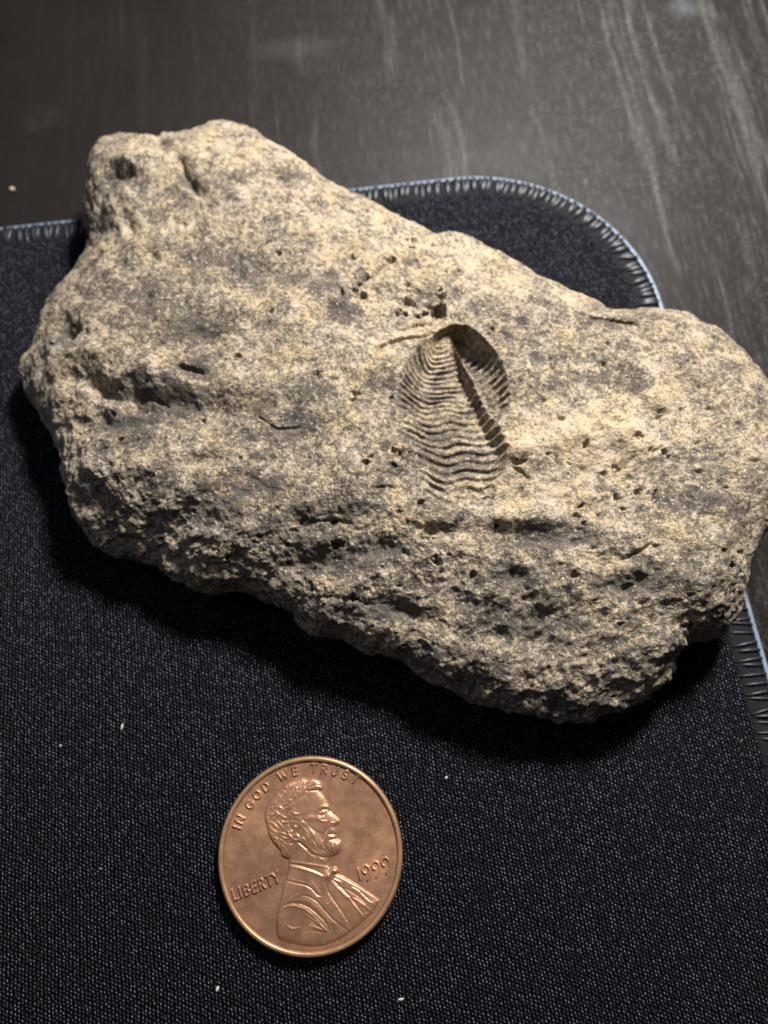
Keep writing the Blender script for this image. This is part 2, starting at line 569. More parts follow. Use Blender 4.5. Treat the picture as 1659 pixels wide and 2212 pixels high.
def periodic(vals, sig):
    w = np.interp(TA, np.concatenate([ang - 2 * math.pi, ang, ang + 2 * math.pi]), np.tile(vals, 3))
    k = np.exp(-0.5 * (np.arange(-60, 61) / sig) ** 2); k /= k.sum()
    return np.convolve(np.concatenate([w[-60:], w, w[:60]]), k, 'valid')


R_T = periodic(rad, 5.0)
Z_T = periodic(zr, 20.0)
N = 760
g = np.linspace(-1, 1, N)
A, B = np.meshgrid(g, g, indexing='ij')
mabs = np.maximum(np.abs(A), np.abs(B)); mabs[mabs == 0] = 1e-9
first = np.abs(A) > np.abs(B)
rr = np.where(first, A, B)
rr_s = np.where(rr == 0, 1e-9, rr)
phi = np.where(first, math.pi / 4 * (B / np.where(first, rr_s, 1)), math.pi / 2 - math.pi / 4 * (A / np.where(first, 1, rr_s)))
TH = np.arctan2(rr_s * np.sin(phi), rr_s * np.cos(phi))
RRr = np.abs(rr)
Rth = np.interp(TH, TA, R_T, period=2 * math.pi)
Zth = np.interp(TH, TA, Z_T, period=2 * math.pi)
# edge profile: flat top, rounding over at the rim and turning under it
t = np.linspace(0, 1, 4000)
prof_r = list(1 - (1 - t) ** 2.2)[:-1]
prof_r = np.array(prof_r)
PEX, QEX = 6.0, 1.75
prof_z = (1 - prof_r ** PEX) ** (1 / QEX)
und = np.linspace(0, 1, 200)
prof_r = np.concatenate([prof_r, 1 - 0.03 * und ** 2]); prof_z = np.concatenate([prof_z, -0.45 * und])
arc = np.concatenate([[0], np.cumsum(np.hypot(np.diff(prof_r) * 34, np.diff(prof_z) * 8))]); arc /= arc[-1]
RHO = np.interp(RRr, arc, prof_r); ZETA = np.interp(RRr, arc, prof_z)
deg = np.degrees(TH)
PW = np.interp(deg, [-180, -150, -130, -100, -60, -40, -20, 0, 20, 60, 110, 130, 150, 165, 180], [7, 8, 14, 22, 22, 22, 16, 10, 9, 9, 9, 7, 6, 6, 7])
ZETA = np.where(ZETA > 0, np.maximum(1 - np.clip(RHO, 0, 1) ** PW, 0) ** (1 / QEX), ZETA)
X = RC[0] + RHO * Rth * np.cos(TH); Y = RC[1] + RHO * Rth * np.sin(TH)
PX, PY = seen(X, Y, np.full(X.shape, 11.0))

Z = np.full(X.shape, 12.0)
# broad relief, (px, py, sx, sy, turn, height mm)
BROAD = [(470,330,120,60,20,0.8),(242,382,20,18,10,-0.7),(264,368,22,9,25,-0.4),(300,345,34,26,0,0.9),(340,302,12,24,-20,-1.7),(392,362,9,26,-30,-1.1),(424,408,9,18,-35,-1.0),(225,330,40,24,0,0.7),(250,430,24,26,0,0.8),(520,350,14,8,0,-0.5),
 (300,470,120,30,-15,-0.8),(215,460,20,30,0,-0.6),(270,470,9,34,-25,-0.8),(200,522,16,8,10,-0.9),
 (132,700,18,26,0,-1.7),(90,720,30,40,0,0.6),(190,757,34,18,25,0.9),(212,832,40,13,28,-1.5),(150,800,40,30,20,0.3),(300,800,60,22,25,0.6),(413,806,34,14,14,-0.7),
 (440,745,40,22,-15,-0.9),(360,880,110,26,4,-1.5),(243,915,40,14,0,-0.8),(240,1010,90,30,0,0.8),(205,1048,14,20,-30,-1.0),(437,1000,30,12,-10,-1.0),
 (380,1120,60,20,-10,-0.9),(230,1110,50,20,10,-0.4),(160,560,40,20,-40,0.4),
 (640,700,150,60,15,0.8),(600,850,80,40,0,0.5),(560,610,80,16,-25,-0.5),(650,620,60,12,-20,-0.6),(740,560,50,14,-20,-0.3),
 (720,690,26,16,0,-0.5),(800,650,40,24,20,-0.5),(900,670,50,22,10,-0.7),
 (720,1000,60,30,20,0.5),(620,1010,50,20,0,-0.5),(560,1060,50,22,10,-0.9),(700,1130,60,18,-5,-0.9),(690,1210,70,20,-8,-1.2),(842,1182,26,18,20,-0.9),
 (940,1150,40,10,-5,-0.9),(1150,1166,105,17,3,-0.9),(1150,1128,110,14,3,0.7),(990,1150,30,30,0,0.5),(1020,1238,14,12,0,-0.8),(1120,1245,22,12,0,-1.0),
 (1354,1269,40,14,-18,-1.5),(1300,1210,60,16,0,-0.5),(1200,1330,90,24,10,-0.6),(1080,1320,60,20,10,-0.8),(1120,1370,70,16,5,-0.7),(900,1320,80,18,10,-0.6),(850,1300,40,16,25,-0.9),
 (1470,770,60,20,60,0.8),(1400,850,60,22,55,0.9),(1330,940,70,24,35,0.9),(1220,960,60,24,-10,0.5),(1360,838,40,20,0,-0.7),(1500,900,50,40,0,-0.4),(1440,1010,60,30,0,-0.3),
 (1125,985,26,16,-10,0.9),(1500,1200,80,60,0,0.7),(1420,1400,60,30,-20,0.5),(1300,1480,70,30,0,0.4)]
for px, py, sx, sy, tr, h in BROAD:
    c, s_ = math.cos(math.radians(tr)), math.sin(math.radians(tr))
    dx, dy = PX - px, PY - py
    a_ = (dx * c + dy * s_) / sx; b_ = (-dx * s_ + dy * c) / sy
    Z += (1.25 if py < 1060 else 0.85) * h * np.exp(-0.5 * (a_ * a_ + b_ * b_))
# the near face drops away below a wavering break line
brk = np.interp(PX, [0, 130, 420, 620, 860, 1060, 1300, 1500, 1660, 1720], [960, 975, 1050, 1085, 1095, 1150, 1180, 1260, 1230, 1180])
dn = (PY - brk) / 24.0
Z -= 0.34 * np.logaddexp(0, dn * 1.4) / 1.4
# and the left flank falls to the left
lf = np.interp(PY, [250, 400, 560, 700, 850, 1000, 1200], [60, 120, 230, 210, 190, 150, 100])
Z -= 0.50 * np.logaddexp(0, (lf - PX) / 24.0 * 1.4) / 1.4
# the far lobe leans away
Z -= 0.10 * np.logaddexp(0, (470 - PY) / 24.0)
rough_zone = sstep(-60, 80, PY - brk) * 0.75 + 0.25 + 0.5 * np.exp(-0.5 * (((PX - 230) / 150) ** 2 + ((PY - 880) / 170) ** 2))
for cx0, cy0, sx0, sy0, k0 in ((895, 662, 50, 30, .9), (775, 635, 40, 25, .6), (850, 980, 40, 40, .5), (1330, 1040, 90, 60, .45), (330, 560, 200, 160, .25), (300, 330, 120, 60, .35)):
    rough_zone = rough_zone + k0 * np.exp(-0.5 * (((PX - cx0) / sx0) ** 2 + ((PY - cy0) / sy0) ** 2))
rough_zone = np.clip(rough_zone, 0, 1.2)

# --- the trilobite mould
yL = np.array([700,716,731,745,779,797,825,874,914,954,987,1023,1063,1090]); xL = np.array([990,958,932,915,888,873,859,857,861,874,892,906,918,925])
yR = np.array([700,716,735,751,781,805,834,864,888,914,938,961,983,1011,1043,1090]); xR = np.array([955,966,984,997,1012,1023,1036,1049,1058,1068,1079,1090,1099,1093,1078,1060])
yS = np.array([700,708,714,725,749,769,791,815,844,868,894,910,925]); xS = np.array([990,1002,1020,1034,1051,1067,1077,1088,1098,1103,1098,1075,1068])
xT = np.array([900,925,945,965,985,1005,1022,1036,1060]); yT = np.array([762,738,722,713,708,708,714,727,760])
def ribphase(y):
    sp = np.clip(10.0 + 0.043 * (y - 770), 8.0, 30)
    return np.log(sp / 10.0) / 0.043
jit = 3.2 * noise3(PX / 26, PY / 26, 0 * PX, 15)
sphase = ribphase(PY + 0.35 * (PX - 1050) + 0.8 * jit) * 0.80
scal = np.abs(np.sin(np.pi * sphase)) ** 0.7
Lb = np.interp(PY, yL, xL) + jit
Rb = np.interp(PY, yR, xR) + (12.0 * (scal - 0.55)) * np.interp(PY, [780, 880, 980], [0.5, 0.8, 1.15]) * sstep(775, 840, PY) * (0.75 + 0.5 * noise3(PX / 30, PY / 25, 0 * PX, 17)) + jit * 0.6
Sb = np.maximum(np.interp(PY, yS, xS), Rb + 0.5) + 2.0 * np.abs(np.sin(np.pi * (PY + 0.4 * PX) / 15.0)) * sstep(740, 770, PY) * (PY < 912)
ytop = np.interp(PX, xT, yT) + 0.5 * jit
vv = (PX - Lb) / np.maximum(Rb - Lb, 3)
vc = np.clip(vv, 0, 1)
d0 = np.interp(PY, [700, 712, 730, 760, 800, 850, 930, 980, 1010, 1040, 1066, 1088], [0.9, 1.1, 1.75, 2.75, 3.5, 2.75, 1.8, 1.5, 1.3, 0.75, 0.3, 0])
wl = np.interp(PY, [716, 780, 850, 1000, 1060], [0.34, 0.40, 0.46, 0.42, 0.35])
main = d0 * sstep(0, 1, vc / wl) ** 0.75 * (1 - sstep(0.86, 1.0, vv))
# the tail shield stands up inside the deep end
boss = 0.25 * np.exp(-0.5 * (((PX - 955) / 28) ** 2 + ((PY - 788) / 26) ** 2))
main = np.maximum(main - boss * (main > 0.3), 0) * (1 - 0.12 * np.exp(-0.5 * ((vv - 0.56) / 0.12) ** 2))
sh0 = np.interp(PY, [700, 708, 735, 770, 800, 830, 860, 890, 910, 922], [3.0, 3.6, 4.0, 3.3, 2.3, 1.65, 1.25, 0.8, 0.30, 0])
us = np.clip((PX - Rb) / np.maximum(Sb - Rb, 1), 0, 1)
wallp = np.interp(PY, [720, 780, 860], [5.0, 3.2, 2.3])
shelf = np.where(PX >= Rb, sh0 * (1 - us ** wallp), sh0 * sstep(0.82, 1.0, vv)) * (PX > Lb)
Dm = np.maximum(main, shelf * (PX <= Sb))
Dm = Dm * sstep(0, 7, PY - ytop)
curve = 30 * 4 * vc * (1 - vc) - 16 * np.exp(-0.5 * ((vv - 0.55) / 0.12) ** 2) * sstep(825, 890, PY)
wob = 3.2 * noise3(PX / 34, PY / 26, 0 * PX, 5) + 1.0 * noise3(PX / 11, PY / 9, 0 * PX, 19)
ph = ribphase(PY - curve + 16 + wob)
saw = ph - np.floor(ph)
rib = sstep(0, 0.66, saw) * (1 - sstep(0.66, 1.0, saw)) - 0.5
in_main = (vv > -0.03) & (vv < 0.98)
rib_amp = 0.43 * sstep(-0.03, 0.10, vv) * (1 - sstep(0.88, 0.99, vv)) * np.interp(PY, [722, 745, 800, 900, 1000, 1045, 1085, 1100], [0, 0.45, 0.8, 0.85, 1.15, 1.3, 0.6, 0])
rib_amp = rib_amp * np.clip(0.80 + 0.75 * noise3(PX / 36, PY / 16, 0 * PX + 3.3, 8), 0.15, 1.6)
rib_amp = rib_amp * sstep(6, 20, PY - ytop)
phs = (PY + 0.5 * (PX - Rb) + jit) / 15.0
rs = 1 - 2 * np.abs(np.sin(np.pi * phs))
shelf_on = (PX > Rb) & (PX < Sb + 6)
rib_s = 0.34 * rs * sstep(0, 0.12, us) * (1 - sstep(0.85, 1.05, (PX - Rb) / np.maximum(Sb - Rb, 1))) * (sh0 > 0.02) * sstep(738, 765, PY)
Z_mould = -Dm + np.where(in_main, rib * rib_amp, 0) - np.where(shelf_on, rib_s, 0)
mould_mask = ((Dm > 0.03) | (in_main & (rib_amp > 0.03))) & (PY > 700) & (PY < 1094)
sm = np.clip(Dm * 2, 0, 1)
calm = 1 - 0.62 * sm                      # the mould itself is finely ribbed, not craggy
Z += Z_mould

# cracks: polyline in photo px, half width px, depth mm
CRACKS = [([(390,800),(415,803),(438,812)], 6, 0.9), ([(230,374),(250,367),(262,380),(280,371)], 6, 0.8), ([(238,372),(236,394),(246,400)], 5, 0.6), ([(392,350),(398,372),(412,392),(428,424)], 5, 0.6), ([(934,731),(908,744),(872,746),(843,752),(822,764),(812,783)], 4.5, 0.8), ([(930,712),(900,718),(868,728)], 5, 0.5),
 ([(1105,1021),(1125,1030),(1142,1045)], 3, 0.5), ([(1272,686),(1300,690),(1330,703),(1372,706)], 4, 0.6), ([(1096,1005),(1110,1012),(1130,1008)], 5, 0.5),
 ([(330,862),(362,874)], 4, 0.5), ([(868,1060),(830,1058),(805,1064)], 4, 0.35), ([(1412,1065),(1406,1088)], 3, 0.9), ([(1366,948),(1352,966)], 2.5, 0.5), ([(1366,948),(1380,958)], 2.5, 0.5),
 ([(1340,1212),(1375,1196),(1400,1180)], 4, 0.5), ([(700,520),(725,500)], 2.5, 0.3), ([(560,905),(600,930),(650,928)], 3, .35),
 ([(655,1130),(720,1122),(760,1130)], 4, 0.22), ([(1395,990),(1420,975)], 3, 0.5), ([(1440,900),(1410,912)], 3, 0.4), ([(640,1290),(700,1280),(770,1290),(850,1310)], 4, 0.2)]
# small pits (px, py, rx, ry, depth)
PITS = [(946,680,15,15,2.2),(930,668,7,6,1.0),(905,690,9,6,0.9),(918,684,8,6,0.9),(880,660,10,7,0.9),(872,688,9,6,0.8),(864,678,6,5,0.6),(893,662,6,5,.6),(858,690,6,5,.5),
 (785,650,8,7,0.9),(768,640,7,6,0.7),(790,615,8,5,0.5),(845,576,10,7,0.8),(760,564,9,6,0.7),(740,648,6,5,0.6),(776,630,7,5,.5),(880,627,8,5,0.6),(950,638,6,5,0.5),(955,652,8,6,.6),(893,530,6,5,0.5),(887,545,5,4,0.5),(878,528,5,4,.4),
 (986,520,4,4,0.4),(1062,722,5,5,0.5),(1054,730,4,4,.4),(770,860,12,5,0.6),(763,874,9,4,0.5),(850,982,8,6,0.7),(864,992,8,8,0.7),(790,1008,10,7,0.9),(851,1014,7,6,0.6),(882,984,4,4,.5),(690,825,8,9,0.7),(846,864,4,3,.4),(1107,857,5,3,.4),
 (1258,972,5,8,0.8),(1328,1079,8,9,1.0),(1372,1068,5,5,0.6),(1426,985,7,6,0.8),(1436,995,6,4,.6),(1395,981,6,4,0.6),(1252,1097,6,5,0.7),(1243,1119,9,7,0.8),(1256,1137,5,5,0.6),(1071,1137,5,4,0.6),
 (1299,1030,9,5,0.6),(1321,1016,6,5,0.7),(1332,1021,6,5,0.6),(1209,911,10,7,0.5),(1366,956,6,9,0.7),(1421,898,12,5,0.5),(1584,1222,7,7,1.0),(1573,1316,6,5,0.6),(1515,1340,8,5,0.7),
 (1466,1345,4,4,0.5),(1589,918,5,5,0.5),(1645,838,9,4,0.6),(1546,724,5,4,0.5),(1502,1025,9,6,0.6),(1471,885,7,6,0.6),(1238,1246,8,6,0.7),(1149,1284,6,4,0.5),(1301,795,5,4,0.5),
 (1187,802,6,4,0.5),(764,1284,10,7,1.1),(1023,1238,9,8,0.8),(942,1210,6,9,0.7),(972,1200,4,4,0.5),(907,1092,6,5,0.7),(928,1166,24,7,0.6),(727,1173,16,8,0.6),(722,1124,9,5,0.8),(481,1196,5,5,0.8),
 (636,1143,9,5,0.6),(245,889,6,6,0.7),(441,910,7,7,0.6),(330,1032,8,5,0.6),(260,948,8,4,0.5),(517,780,8,4,0.7),(403,492,7,3,0.5),(605,560,6,6,.5),(155,842,5,5,.5),(250,1032,5,4,.4),
 (1225,1008,5,4,.5),(1180,990,6,3,.4),(1340,1105,7,4,.6),(1290,1120,6,5,.5),(1440,1060,6,4,.6),(1500,960,7,4,.4),(1620,1000,6,4,.5),(1560,1060,5,4,.5),(660,760,6,4,.4),(590,690,7,4,.5),(520,640,6,5,.4)]
rng = np.random.RandomState(11)
for _ in range(210):
    px, py = rng.uniform(60, 1680), rng.uniform(420, 1530)
    low = py > np.interp(px, [0, 860, 1660], [960, 1090, 1180])
    if 850 < px < 1110 and 700 < py < 1080:
        continue
    if not low and rng.rand() < 0.7:
        continue
    r_ = rng.uniform(1.8, 4.6) * (1.25 if low else 1)
    PITS.append((px, py, r_ * rng.uniform(1, 1.9), r_ * 0.8, rng.uniform(0.2, 0.55)))
pit = np.zeros(X.shape)
wx = 3.2 * noise3(PX / 9, PY / 9, 0 * PX, 21) + 2.4 * noise3(PX / 4.5, PY / 4.5, 0 * PX, 23); wy = 3.2 * noise3(PX / 9, PY / 9, 0 * PX + 7, 22) + 2.4 * noise3(PX / 4.5, PY / 4.5, 0 * PX, 24)
# work in windows of the grid for speed
def window(px, py, ext):
    m = (np.abs(PX - px) < ext) & (np.abs(PY - py) < ext)
    if not m.any():
        return None
    ii = np.where(m.any(1))[0]; jj = np.where(m.any(0))[0]
    return slice(ii[0], ii[-1] + 1), slice(jj[0], jj[-1] + 1)
for px, py, rx, ry, dep in PITS:
    w = window(px, py, 3.2 * max(rx, ry) + 4)
    if w is None:
        continue
    a_ = (PX[w] + wx[w] * 1.5 - px) / rx; b_ = (PY[w] + wy[w] * 1.5 - py) / ry
    q_ = np.sqrt(a_ * a_ + b_ * b_)
    pit[w] = np.maximum(pit[w], dep * (1 - sstep(0.35, 1.35, q_)))
    pit[w] -= 0.10 * dep * np.exp(-0.5 * ((q_ - 1.55) / 0.25) ** 2)
for pts, hw, dep in CRACKS:
    d, al = seg_dist(PX + wx * 0.8, PY + wy * 0.8, pts)
    pit = np.maximum(pit, dep * (1 - sstep(0.25 * hw, 1.3 * hw, d)) * (1 - 0.5 * np.abs(2 * al - 1) ** 3))
Z -= pit

top = ZETA > 0
Zw = np.where(top, Zth + ZETA * (np.maximum(Z, Zth + 0.7) - Zth), Zth + ZETA * Zth)
# craggy relief pushed along the normal
def normals(X, Y, Zw):
    gx = np.stack([np.gradient(X, axis=0), np.gradient(Y, axis=0), np.gradient(Zw, axis=0)], -1)
    gy = np.stack([np.gradient(X, axis=1), np.gradient(Y, axis=1), np.gradient(Zw, axis=1)], -1)
    n_ = np.cross(gx, gy)
    n_ /= np.linalg.norm(n_, axis=-1, keepdims=True) + 1e-12
    return n_
base_Z = Zth + np.where(top, ZETA * (11 - Zth), ZETA * Zth)
Nn = normals(X, Y, base_Z)
if Nn[N // 2, N // 2, 2] < 0:
    Nn = -Nn
def ridged(f, seed, ax=1.0, ay=1.0):
    return 1 - 2 * np.abs(noise3(X / f * ax, Y / f * ay, Zw / f, seed))
n7 = noise3(X / 7, Y / 7, Zw / 7, 1)
n3 = noise3(X / 3.0, Y / 3.0, Zw / 3.0, 2)
n15 = noise3(X / 1.5, Y / 1.5, Zw / 1.5, 3)
n07 = noise3(X / 0.75, Y / 0.75, Zw / 0.75, 4)
n035 = noise3(X / 0.36, Y / 0.36, Zw / 0.36, 6)
cx_, sx_ = math.cos(-0.45), math.sin(-0.45)
U = X * cx_ - Y * sx_; V_ = X * sx_ + Y * cx_
strat = noise3(U / 5.0, V_ / 1.3, Zw / 1.3, 9)        # short steps along the bedding
strat2 = noise3(U / 2.2, V_ / 0.6, Zw / 0.6, 10)
n12 = noise3(X / 12, Y / 12, Zw / 12, 51)
disp = 0.75 * n7 + 0.7 * n12 + (0.26 + 0.30 * rough_zone) * n3 + (0.13 + 0.15 * rough_zone) * n15 + (0.09 + 0.09 * rough_zone) * n07 + (0.07 + 0.05 * rough_zone) * n035
disp += (0.25 + rough_zone) * (0.30 * ridged(4.2, 41) + 0.16 * ridged(1.9, 42) + 0.08 * ridged(0.9, 43)) - 0.2
disp += rough_zone * (0.18 * strat + 0.12 * strat2)
disp = disp * calm
edge = sstep(0.0, 0.25, ZETA)
disp = disp * (0.55 + 0.45 * edge)
X3 = X + Nn[..., 0] * disp; Y3 = Y + Nn[..., 1] * disp; Z3 = np.maximum(Zw + Nn[..., 2] * disp, 0.15)

# stains (dark mineral patches), a property of the stone
STAINS = [(712,602,18,11,.9),(738,683,22,16,.9),(690,640,40,14,.5),(420,722,46,22,.8),(380,690,60,20,.4),(360,868,70,22,.7),(300,905,50,18,.6),(430,800,40,20,.5),(243,915,36,14,.7),
 (1370,843,24,15,1.0),(1325,828,60,16,.5),(1300,700,50,16,.35),(700,1200,100,26,.7),(630,1120,70,26,.6),(560,1060,60,24,.6),(740,1100,60,20,.4),(690,1150,80,30,.4),(840,1180,30,20,.6),(470,1090,60,30,.45),(560,1150,80,30,.35),
 (830,1310,60,16,.6),(900,1400,60,20,.5),(1160,1170,110,16,.55),(1100,1245,60,20,.4),(640,930,60,22,.5),(570,945,40,16,.5),(655,865,30,14,.5),(800,1050,40,26,.4),(560,600,60,24,.4),(520,590,30,12,.4),
 (640,380,26,14,.5),(250,375,34,22,.5),(132,700,24,30,.5),(410,390,20,40,.35),(1350,1265,50,20,.5),(1480,1260,50,30,.35),(1100,1340,70,26,.4),(1040,1440,70,30,.35),(1230,1500,80,24,.3),(1330,1500,60,24,.3),
 (890,960,24,10,.5),(900,1000,20,10,.4),(1000,1010,70,10,.5),(880,870,20,40,.4),(960,950,30,16,.35),(1000,990,60,14,.35),(1480,1080,70,30,.3),(1450,1000,50,24,.3),(1190,780,40,14,.3),(470,560,60,20,.3),(160,430,14,30,.6),(280,950,70,16,.4),(320,640,50,30,.3),(240,620,40,20,.3),(330,1040,50,30,.25)]
stain = np.zeros(X.shape)
for px, py, sx, sy, s_ in STAINS:
    a_ = (PX + 3 * wx - px) / sx; b_ = (PY + 3 * wy - py) / sy
    stain = np.maximum(stain, 1.1 * s_ * np.exp(-0.5 * (a_ * a_ + b_ * b_) ** 1.3))
LIGHT = [(1400,850,60,40,.35),(1330,950,110,45,.35),(1220,960,90,40,.3),(960,600,120,60,.15),(900,740,60,30,.25),(1130,985,30,20,.3),(480,330,130,60,.25),(850,760,60,30,.2),(1190,1080,120,50,.25),(1160,620,120,40,.1),(640,760,90,50,.2),(1020,1180,50,30,.2),(800,540,140,50,.12),(730,470,140,50,.15)]
for px, py, sx, sy, s_ in LIGHT:
    stain -= s_ * np.exp(-0.5 * (((PX - px) / sx) ** 2 + ((PY - py) / sy) ** 2))
stain += 0.06 * sstep(0, 140, PY - brk) - 0.08

idx = np.arange(N * N).reshape(N, N)
VT = np.stack([X3, Y3, Z3], -1).reshape(-1, 3)
quads = np.stack([idx[:-1, :-1], idx[1:, :-1], idx[1:, 1:], idx[:-1, 1:]], -1).reshape(-1, 4)
# perimeter and underside
per = np.concatenate([idx[:-1, 0], idx[-1, :-1], idx[:0:-1, -1], idx[0, :0:-1]])
Pv = VT[per]
bott = []
for f_, zf in ((0.93, 0.22), (0.80, 0.02), (0.5, 0.0)):
    p = Pv.copy()
    p[:, :2] = RC + (p[:, :2] - RC) * f_
    p[:, 2] = np.maximum(p[:, 2] * zf, 0.02 if zf > 0 else 0.0)
    bott.append(p)
bott.append(np.array([[RC[0], RC[1], 0.0]]))
nper = len(per)
VB = np.concatenate([VT] + bott)
rings = [per] + [N * N + k * nper + np.arange(nper) for k in range(3)]
bq = []
for a_, b_ in zip(rings[:-1], rings[1:]):
    bq.append(np.stack([a_, b_, np.roll(b_, -1), np.roll(a_, -1)], -1))
bq = np.concatenate(bq)
cidx = len(VB) - 1
bt = np.stack([rings[-1], np.full(nper, cidx), np.roll(rings[-1], -1)], -1)
# orientation
p0, p1, p2 = VB[quads[N * N // 2][0]], VB[quads[N * N // 2][1]], VB[quads[N * N // 2][2]]
if np.cross(p1 - p0, p2 - p0)[2] < 0:
    quads = quads[:, ::-1]; bq = bq[:, ::-1]; bt = bt[:, ::-1]
st_all = np.concatenate([stain.ravel(), np.full(len(VB) - N * N, 0.2)])
mm_v = mould_mask.ravel()
qm = mm_v[quads].all(1)
# vertex normals of the whole stone, so that the seam with the mould does not show
VN = np.zeros(VB.shape)
d1 = VB[quads[:, 2]] - VB[quads[:, 0]]; d2 = VB[quads[:, 3]] - VB[quads[:, 1]]
fn = np.cross(d1, d2)
for k in range(4):
    for c in range(3):
        VN[:, c] += np.bincount(quads[:, k], weights=fn[:, c], minlength=len(VB))
VN /= np.linalg.norm(VN, axis=1, keepdims=True) + 1e-15

rock = thing('fossil_rock', 'rough tan and grey limestone rock with a ribbed trilobite hollow, on the black mat', 'fossil rock', (RC[0], RC[1], 0))


def rock_part(name, qs, ts=None):
    used = np.unique(np.concatenate([qs.ravel()] + ([ts.ravel()] if ts is not None else [])))
    rem = np.full(len(VB), -1, np.int64); rem[used] = np.arange(len(used))
    loc = VB[used].copy(); loc[:, :2] -= RC
    me = mesh_np(name, loc * MM, rem[qs], rem[ts] if ts is not None else None)
    a = me.attributes.new('stain', 'FLOAT', 'POINT')
    a.data.foreach_set('value', st_all[used].astype(np.float32))
    o = obj(name, me, M_rock, rock)
    if ts is None:
        me.normals_split_custom_set_from_vertices(VN[used].astype(np.float32).tolist())
    return o


rock_part('stone_body', np.concatenate([quads[~qm], bq]), bt)
rock_part('trilobite_imprint', quads[qm])

# ------------------------------------------------------------------ the coin
COIN_R = 9.525
CO = np.array([float(c) for c in plan(670.3, 1843.0, 1.3)])
coin = thing('coin', 'round brown copper coin with a bearded man in profile, dated 1999', 'coin', (CO[0], CO[1], 0))
FIELD = 1.20


def srcpt(x, y):
    """source pixel -> mm on the coin face, from its centre"""
    a, b = plan(np.asarray(x) * 1659 / 3024, np.asarray(y) * 1659 / 3024, 1.3)
    return np.stack([a - CO[0], b - CO[1]], -1)


def cA(pts): return [tuple(srcpt(1000 + .24111 * x, 3040 + .24111 * y)) for x, y in pts]
def cB(pts): return [tuple(srcpt(1050 + .30139 * x, 3360 + .30139 * y)) for x, y in pts]
def cD(pts): return [tuple(srcpt(1350 + .15069 * x, 3300 + .15069 * y)) for x, y in pts]
def c7(pts): return [tuple(srcpt(800 + .51236 * x, 2900 + .51236 * y)) for x, y in pts]


# body: lathe with a raised rounded rim
def lathe(name, prof, mat, ns=256):
    V = []; F = []; T = []; start = []
    for r_, z_ in prof:
        start.append(len(V))
        if r_ == 0:
            V.append((0, 0, z_))
        else:
            for k in range(ns):
                a = 2 * math.pi * k / ns
                V.append((r_ * math.cos(a), r_ * math.sin(a), z_))
    for j in range(len(prof) - 1):
        p, q_ = start[j], start[j + 1]
        for k in range(ns):
            k2 = (k + 1) % ns
            if prof[j][0] == 0:
                T.append((p, q_ + k2, q_ + k))
            elif prof[j + 1][0] == 0:
                T.append((q_, p + k, p + k2))
            else:
                F.append((p + k, p + k2, q_ + k2, q_ + k))
    return obj(name, mesh_np(name, np.array(V) * MM, F, T if T else None), mat, coin)


lathe('disc', [(0.0, 0.02), (8.92, 0.02), (8.92, FIELD - 0.02), (8.91, FIELD), (8.88, FIELD), (8.2, FIELD), (6, FIELD - 0.005), (3, FIELD - 0.01), (0, FIELD - 0.01)], M_copper)
lathe('rim', [(8.923, 0.03), (9.25, 0.06), (9.45, 0.22), (9.525, 0.45), (9.525, 1.05), (9.49, 1.30), (9.40, 1.44), (9.28, 1.50), (9.12, 1.49), (9.02, 1.42), (8.96, 1.28), (8.923, 1.10)], M_coinrim)


def relief(name, x0, x1, y0, y1, step, hfun, parent):
    """a raised patch of the coin face, cut out where its height is above the field"""
    xs = np.arange(x0, x1, step); ys = np.arange(y0, y1, step)
    GX, GY = np.meshgrid(xs, ys, indexing='ij')
    H, mask = hfun(GX, GY)
    # keep cells with any raised corner
    c = mask[:-1, :-1] | mask[1:, :-1] | mask[1:, 1:] | mask[:-1, 1:]
    ii = np.arange(GX.size).reshape(GX.shape)
    q = np.stack([ii[:-1, :-1], ii[1:, :-1], ii[1:, 1:], ii[:-1, 1:]], -1)[c]
    used = np.unique(q); rem = np.full(GX.size, -1); rem[used] = np.arange(len(used))
    Vv = np.stack([GX, GY, FIELD + H], -1).reshape(-1, 3)[used]
    return obj(name, mesh_np(name, Vv * MM, rem[q]), M_copper, parent)


# --- bust
head = cA([(555,1430),(490,1405),(440,1360),(430,1300),(370,1230),(300,1150),(255,1070),(225,980),(200,890),(175,800),(165,700),(185,620),(215,540),(260,480),(330,380),(400,290),(470,215),(560,160),(650,135),
 (720,120),(790,97),(850,112),(940,105),(1030,120),(1090,150),(1125,200),(1135,250),(1110,300),(1085,310),(1110,340),(1160,400),(1200,470),(1235,550),(1250,610),(1245,640),(1290,680),(1350,730),(1400,775),
 (1412,810),(1390,850),(1330,885),(1325,905),(1345,970),(1350,1005),(1338,1020),(1348,1060),(1350,1090),(1420,1125),(1432,1180),(1425,1260),(1390,1320),(1330,1365),(1260,1390),(1250,1420),(1235,1480),(1230,1520)])
bust = cB([(822,180),(880,170),(930,200),(950,240),(912,272),(1000,302),(1100,360),(1200,420),(1300,490),(1400,550),(1475,610),(1470,650),(1440,700),(1390,780),(1300,862),(1200,950),(1100,1030),(1000,1100),(880,1160),
 (750,1205),(620,1222),(480,1208),(350,1185),(220,1155),(150,1115),(125,1060),(115,950),(120,850),(140,760),(165,660),(190,540),(215,430),(245,350),(262,280),(275,200),(290,120)])
BUST = head + bust
